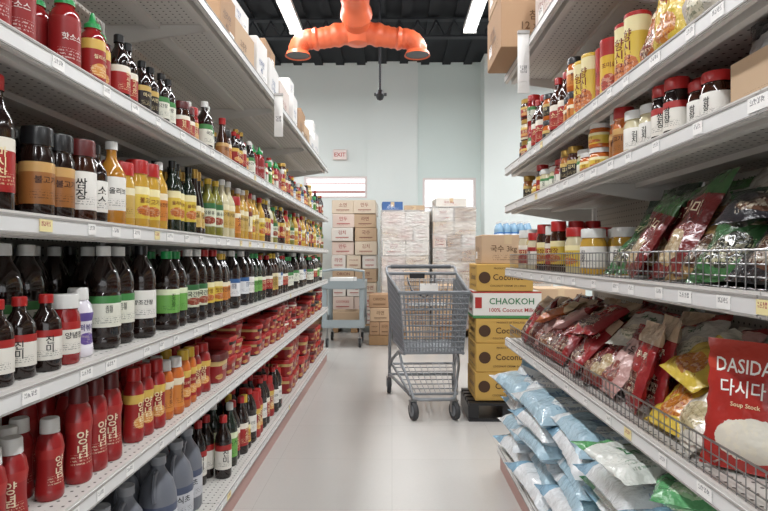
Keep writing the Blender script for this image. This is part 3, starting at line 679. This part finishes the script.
# rice bags, lying flat in columns with their puffed sides to the aisle
mb=MB(); random.seed(11)
for ci,(yc,ms,nl) in enumerate(((2.48,[g_rice,g_rice,g_blue],6),(2.08,[g_blue,g_rice],6),(1.70,[g_rice,g_blue,g_blue],6),(1.32,[g_rice,g_grn],6),(.94,[g_rice],6))):
    for k in range(nl):
        zz=.172+k*.062; m=ms[(k+ci)%len(ms)]
        M=Matrix.Translation((.745+random.uniform(-.035,.02),yc+random.uniform(-.02,.02),zz))@Matrix.Rotation(math.radians(random.uniform(-7,7)),4,'Z')@Matrix.Rotation(math.radians(-90+random.uniform(-2,4)),4,'X')
        mb.bag(M,.36,.41,.1,m,nx=16,ny=16,rough=.006,power=4,txt=[(BT[m.name],.06,.2,-.03,.5,inkmat(INK[m.name]))])
for (xx,yy,zz,tl,yw,rl) in ((.63,2.66,.40,24,34,8),(.64,2.40,.51,62,20,-8)):
    mb.bag(BM(xx,yy,zz,tl,yw,rl),.25,.22,.08,g_rice,nx=14,ny=16,txt=[('쌀',.06,.2,0,.5,inkmat('#4a7aa8'))])
for (xx,yy,zz,m,yw,ww) in ((.64,1.33,.57,g_grn,14,.2),(.62,1.18,.575,g_grn2,-30,.15)):
    M=Matrix.Translation((xx,yy,zz))@Matrix.Rotation(math.radians(yw),4,'Z')@Matrix.Rotation(math.radians(-86),4,'X'); mb.bag(M,ww,ww*1.2,.05,m,nx=14,ny=16,rough=.006,txt=[(BT[m.name],.04,.14,0,.5,inkmat(INK[m.name]))])
mb.build('rice_bags',ang=80)

# ---------------- coconut milk stack
m_yelb=printed('coconut_carton_print','#c99c44',None,'#5a3512',rough=.7,gv=(2,3),lines=False)
m_wb=printed('white_carton_print','#e2dfd8','#b8392f','#2f6b45',rough=.6,gv=(2,3),bv=.93,band2='#3f8a4a',lines=False)
m_grn=mat('green_ink','#2c7a45',.5); m_db=mat('dark_brown_ink','#4a2c12',.6)
sx=.775; sy=3.97
e=empty('plastic_pallet')
mb=MB()
for i in range(5): mb.box((sx,3.78+i*.095,.115),(.52,.06,.018),m_black)
for x in (-.23,0,.23): mb.box((sx+x,3.97,.055),(.07,.42,.1),m_black)
mb.box((sx,3.97,.01),(.52,.44,.02),m_black); mb.build('deck',e,smooth=False)
zz=.127
levels=[('y',.195),('y',.195),('y',.165),('w',.185),('y',.185)]
for i,(kk,hh) in enumerate(levels):
    w=.43 if kk=='y' else .46; w=w if i<4 else .38
    x=sx+(.0 if i<4 else -.01)+random.uniform(-.006,.006)
    o=MB(); o.bbox((0,0,hh/2),(w,.36,hh-.002),m_yelb if kk=='y' else m_wb,.004)
    if kk=='y':
        o.lathe([(E,0,0),(1,0,0),(1,.001,0),(E,.001,0)],{0:m_db},(0,0,0),.04,1,24,M=Matrix.Translation((-w*.36,-.1805,hh*.5))@Matrix.Rotation(math.pi/2,4,'X'))
        for q in range(4):
            hw=(.36 if q%2==0 else w)/2; TMx=Matrix.Rotation(q*math.pi/2,4,'Z')@Matrix.Translation((0,-hw-.0012,0))
            o.ptext('Coconut',TMx,hh*.3,.20,m_inkb,.02,hh*.52); o.ptext('COCONUT CREAM  24 x 400ml',TMx,.014,.24,m_inkb,.02,hh*.2); o.ptext('PRODUCT OF THAILAND',TMx,.012,.2,m_inkb,.02,hh*.84)
    else:
        for q in range(4):
            hw=(.36 if q%2==0 else w)/2; ww=(w if q%2==0 else .36)/.46; TMx=Matrix.Rotation(q*math.pi/2,4,'Z')@Matrix.Translation((0,-hw-.0012,0))
            o.ptext('CHAOKOH',TMx,.05,.30*ww,m_grn,.03*ww,hh*.64); o.ptext('100% Coconut Milk',TMx,.032,.30*ww,m_inkr,.03*ww,hh*.32)
        o.box((-w*.42,-.1805,hh*.58),(.045,.001,hh*.4),m_inkr)
    o.build('coconut_milk_carton',loc=(x,sy,zz+.001),rot=(0,0,random.uniform(-.02,.02)))
    zz+=hh
carton(sx+.02,sy+.03,zz+.001,.36,.3,.2,m_card[1]); carton(1.35,4.6,.001,.4,.36,.45,m_card[0]); carton(1.33,4.6,.452,.38,.36,.4,m_card[1])

# ---------------- back storage
def film():
    k=N('stretch_film'); k.b.inputs['Base Color'].default_value=lin('#f3f2f0'); k.b.inputs['Roughness'].default_value=.2
    mp=k.n('ShaderNodeMapping'); mp.inputs['Scale'].default_value=(1.5,1.5,4); k.l(k.obj(),mp.inputs[0])
    no=k.noise(mp.outputs[0],2.2,5); k.l(k.M('MULTIPLY_ADD',no,.9,-.08),k.b.inputs['Alpha']); k.bump(k.noise(mp.outputs[0],9,3),.8,.03); return k.m
m_film=film(); m_wood=mat('pallet_wood','#a8835a',.8)
def pallet_stack(x0,x1,y0,dep,z1,bh,nx,mats,wrap=True,name='wrapped_carton_stack',mess=.012):
    e=empty(name)
    mb=MB(); xc=(x0+x1)/2; W=x1-x0
    for i in range(6): mb.box((xc,y0+.05+i*(dep-.1)/5,.115),(W,.09,.02),m_wood)
    for i in (-1,0,1): mb.box((xc+i*(W/2-.05),y0+dep/2,.055),(.09,dep,.1),m_wood)
    mb.build('pallet',e,smooth=False)
    mb=MB(); z=.127; ny=max(1,round(dep/.4)); CS=['국수','만두','소면','라면','COOKIES','김치','ORION']
    while z+bh<=z1+.001:
        n=nx+(1 if R_()<.3 else 0)
        bw=W/n; last=z+2*bh>z1
        for i in range(n):
            if last and not wrap and R_()<.3: continue
            for j in range(ny):
                px,py=x0+bw*(i+.5)+random.uniform(-mess,mess)*.6,y0+dep/ny*(j+.5)+random.uniform(-mess,mess)
                m=random.choice(mats); rz=random.uniform(-.025,.025); dd=(bw-.012,dep/ny-.014,bh-.004)
                mb.bbox((px,py,z+bh/2),dd,m,.006,rz)
                if j==0:
                    T0=Matrix.Translation((px,py,z+bh/2))@Matrix.Rotation(rz,4,'Z')@Matrix.Translation((0,-dd[1]/2-.002,0))
                    mb.ptext(random.choice(CS),T0,bh*.3,dd[0]*.6,inkmat(INK[m.name]),0,bh*.14); mb.box((0,0,-bh*.22),(dd[0]*.6,.001,bh*.06),inkmat(INK[m.name]),M=T0)
        z+=bh
    mb.build('cartons',e)
    if wrap:
        s=MB(); n=12
        b=len(s.v)
        pts=[]
        for k in range(40):
            a=2*math.pi*k/40; c,sn=math.cos(a),math.sin(a); q=(abs(c)**10+abs(sn)**10)**(-.1)
            pts.append((xc+c*q*(W/2+.02),y0+dep/2+sn*q*(dep/2+.02)))
        for j in range(n+1):
            for (px,py) in pts:
                s.v.append((px+random.uniform(-.005,.005),py+random.uniform(-.005,.005),.13+(z-.11)*j/n))
        for j in range(n):
            for k in range(40): s.face([b+j*40+k,b+j*40+(k+1)%40,b+(j+1)*40+(k+1)%40,b+(j+1)*40+k],m_film)
        s.face([b+n*40+k for k in range(40)],m_film)
        s.build('stretch_wrap',e)
    return e
cm=lambda n,c,i: card_mat(n,c,i,g=False)
mc=[cm('export_carton_cream','#d2c0a8','#9c5a4a'),cm('export_carton_tan','#bb9d7c','#7a4634'),cm('export_carton_white','#d9d2c8','#b0544b'),cm('export_carton_brown','#a98560','#5a3a24')]
mp=[cm('pink_print_carton','#d6c0b2','#b04a44'),mc[2],mc[0]]
pallet_stack(-.88,-.22,8.1,.8,1.93,.2,2,mc[:3]+mp,False,'carton_stack',.02)
pallet_stack(-.14,.50,7.5,.9,1.72,.198,2,mp); pallet_stack(.55,1.14,7.6,.9,1.77,.182,2,mp+mc)
pallet_stack(-.29,-.02,6.95,.35,.66,.17,1,[m_card[0],m_card[1]],False,'carton_stack')
pallet_stack(1.2,1.9,6.6,.9,1.3,.22,2,mc); pallet_stack(-2.0,-1.05,7.6,.9,1.9,.22,3,mc,False,'carton_stack',.02)
pallet_stack(.15,.75,6.5,.5,.95,.16,2,[m_card[0],m_card[1],mc[1]],False,'carton_stack',.02)
pallet_stack(1.0,1.3,5.6,.5,1.3,.23,1,[m_card[0],m_card[1],mc[2]],False,'carton_stack',.01)
mblu=cm('blue_carton_print','#3f66a0','#e8eef8')
carton(-.0,7.8,1.735,.28,.3,.12,mblu,.05); carton(.31,7.8,1.735,.28,.3,.07,mc[1],-.04); carton(.8,7.9,1.79,.42,.4,.12,mc[2],.08)
mb=MB(); bw=G('blue_water_bottle','#7fa9c8',var=.1); wl=P('water_label','#e8f2f8','#2f6fb8','#1c4c8c')
for i in range(5):
    for j in range(3): mb.lathe(K['pet'],{'b':bw,'l':wl,'c':c_white},(1.3+.085*i,6.75+.09*j,1.256),.04,.28,12)
mb.build('water_bottle_pack')
e=empty('utility_cart',(-.59,7.1,0)); mb=MB(); mg=mat('utility_cart_plastic','#9aa6aa',.45)
def tray(z,w=.5,d=.7,hh=.09):
    mb.box((0,0,z),(w,d,.02),mg)
    for s in (-1,1): mb.box((s*w/2,0,z+hh/2),(.02,d,hh),mg); mb.box((0,s*d/2,z+hh/2),(w,.02,hh),mg)
tray(.25); tray(.72)
for a in (-1,1):
    for b in (-1,1): mb.bbox((a*.225,b*.32,.49),(.06,.06,.48),mg,.012)
mb.sweep([(-.25,-.33,.8),(-.25,-.40,.93),(-.1,-.43,.95),(.1,-.43,.95),(.25,-.40,.93),(.25,-.33,.8)],.016,mg,8)
mb.build('trays',e)
mb=MB(); mb.bbox((.02,0,.345),(.36,.4,.15),m_card[1],.004,.1); mb.bbox((-.03,.05,.79),(.3,.3,.1),m_card[2],.004,-.1); mb.build('cart_load',e)
def wheel(mb,x,y,r,w,tyre,hub,fork,top,rz=0):
    M=Matrix.Translation((x,y,r))@Matrix.Rotation(rz,4,'Z')@Matrix.Rotation(math.pi/2,4,'Y')
    mb.lathe([(E,-.5,'h'),(.6,-.5,'h'),(.62,-.42,'t'),(.93,-.5,'t'),(1,-.3,'t'),(1,.3,'t'),(.93,.5,'t'),(.62,.42,'h'),(.6,.5,'h'),(E,.5,'h')],{'t':tyre,'h':hub},(0,0,0),r,w,20,M=M)
    R2=Matrix.Translation((x,y,0))@Matrix.Rotation(rz,4,'Z')
    for s in (-1,1): mb.box((s*(w/2+.006),.01,r+r*.45),(.004,.03,r*1.25),fork,M=R2)
    mb.box((0,.01,r*2.1),(w+.018,.04,.006),fork,M=R2); mb.sweep([R2@Vector((0,.01,r*2.1)),R2@Vector((0,.01,top))],.01,fork,8)
mb=MB()
for a in (-1,1):
    for b in (-1,1): wheel(mb,a*.2,b*.29,.055,.03,m_black,mg,m_metal,.245)
mb.build('casters',e)

# ---------------- shopping cart
e=empty('shopping_cart',(.265,4.16,0),(0,0,math.radians(3)))
T=dict(FL=(-.235,-.40,.86),FR=(.235,-.40,.86),RL=(-.285,.42,.965),RR=(.285,.42,.965)); Bt=dict(FL=(-.2,-.36,.45),FR=(.2,-.36,.45),RL=(-.235,.36,.43),RR=(.235,.36,.43))
def V(a): return Vector(a)
mb=MB()
def grid(a,b,c,d,nu,nv,r,m):
    a,b,c,d=map(V,(a,b,c,d))
    for i in range(nu+1):
        u=i/nu; mb.sweep([a.lerp(b,u),d.lerp(c,u)],r,m,5,cap=False)
    for j in range(nv+1):
        v=j/nv; mb.sweep([a.lerp(d,v),b.lerp(c,v)],r*1.1,m,5,cap=False)
grid(Bt['FL'],Bt['FR'],T['FR'],T['FL'],19,11,.0044,m_cartp)
grid(Bt['FL'],Bt['RL'],T['RL'],T['FL'],30,10,.0034,m_cartp); grid(Bt['FR'],Bt['RR'],T['RR'],T['FR'],30,10,.0034,m_cartp)
grid(Bt['RL'],Bt['RR'],T['RR'],T['RL'],17,9,.003,m_cartm); grid(Bt['FL'],Bt['FR'],Bt['RR'],Bt['RL'],14,18,.003,m_cartm)
mb.sweep([T['FL'],T['FR'],T['RR'],T['RL']],.013,m_cartp,8,closed=True); mb.sweep([Bt['FL'],Bt['FR'],Bt['RR'],Bt['RL']],.009,m_cartp,8,closed=True)
mb.build('basket',e)
mb=MB(); mb.sweep([(-.285,.42,.965),(-.285,.49,1.01),(-.275,.51,1.02),(.275,.51,1.02),(.285,.49,1.01),(.285,.42,.965)],.011,m_cartm,8)
mb.sweep([(-.25,.51,1.02),(.25,.51,1.02)],.018,mat('handle_grip_grey','#55595e',.4),10)
mb.build('handle',e)
mb=MB()
grid((-.2,.38,.72),(.2,.38,.72),(.2,.2,.70),(-.2,.2,.70),8,3,.0025,m_cartm); grid((-.2,.2,.70),(.2,.2,.70),(.23,.16,.93),(-.23,.16,.93),10,4,.0025,m_cartm)
mb.bbox((.02,.28,.725),(.3,.15,.012),m_white,.004); mb.box((.03,.17,.86),(.14,.008,.07),m_white); mb.box((-.05,.3,.95),(.12,.02,.04),m_black)
mb.sweep([(-.12,.38,.93),(-.1,.24,.84),(.0,.20,.78),(.08,.24,.86),(.1,.38,.95)],.008,m_black,6)
mb.build('child_seat',e)
mb=MB(); 
for s in (-1,1):
    mb.sweep([(s*.14,-.37,.145),(s*.17,-.2,.15),(s*.24,.2,.16),(s*.265,.40,.15)],.012,m_cartm,8)
    mb.sweep([(s*.265,.40,.14),(s*.262,.41,.4),(s*.255,.40,.6),(s*.27,.42,.93)],.013,m_cartm,8)
    mb.sweep([(s*.265,.40,.20),(s*.25,.25,.30),(s*.22,-.1,.42),(s*.2,-.35,.445)],.012,m_cartm,8)
    mb.sweep([(s*.14,-.36,.15),(s*.165,-.30,.24),(s*.20,-.18,.33),(s*.215,-.05,.41)],.010,m_cartm,8)
mb.sweep([(-.14,-.37,.145),(-.1,-.40,.145),(.1,-.40,.145),(.14,-.37,.145)],.012,m_cartm,8); mb.sweep([(-.265,.40,.15),(.265,.40,.15)],.011,m_cartm,8)
grid((-.15,-.34,.17),(.15,-.34,.17),(.24,.36,.24),(-.24,.36,.24),9,7,.0035,m_cartm)
mb.sweep([(-.16,-.35,.17),(.16,-.35,.17),(.25,.37,.24),(-.25,.37,.24)],.009,m_cartm,8,closed=True)
mb.build('chassis',e)
mb=MB()
for s in (-1,1): wheel(mb,s*.14,-.37,.062,.032,m_rubber,m_cartp,m_metal,.145,.3); wheel(mb,s*.268,.40,.062,.032,m_rubber,m_cartp,m_metal,.14)
mb.build('casters',e)

# ---------------- world + camera
w=bpy.data.worlds.new('sky'); sc.world=w; w.use_nodes=True
bg=w.node_tree.nodes['Background']; bg.inputs[0].default_value=(.97,.98,1,1); bg.inputs[1].default_value=1.9
cam=bpy.data.cameras.new('camera'); cam.sensor_width=36; cam.lens=F/768*36; cam.clip_start=.02
co=bpy.data.objects.new('camera',cam); sc.collection.objects.link(co); co.location=(0,0,H0)
co.rotation_euler=(math.radians(90+.15),0,math.atan(8/F)); sc.camera=co
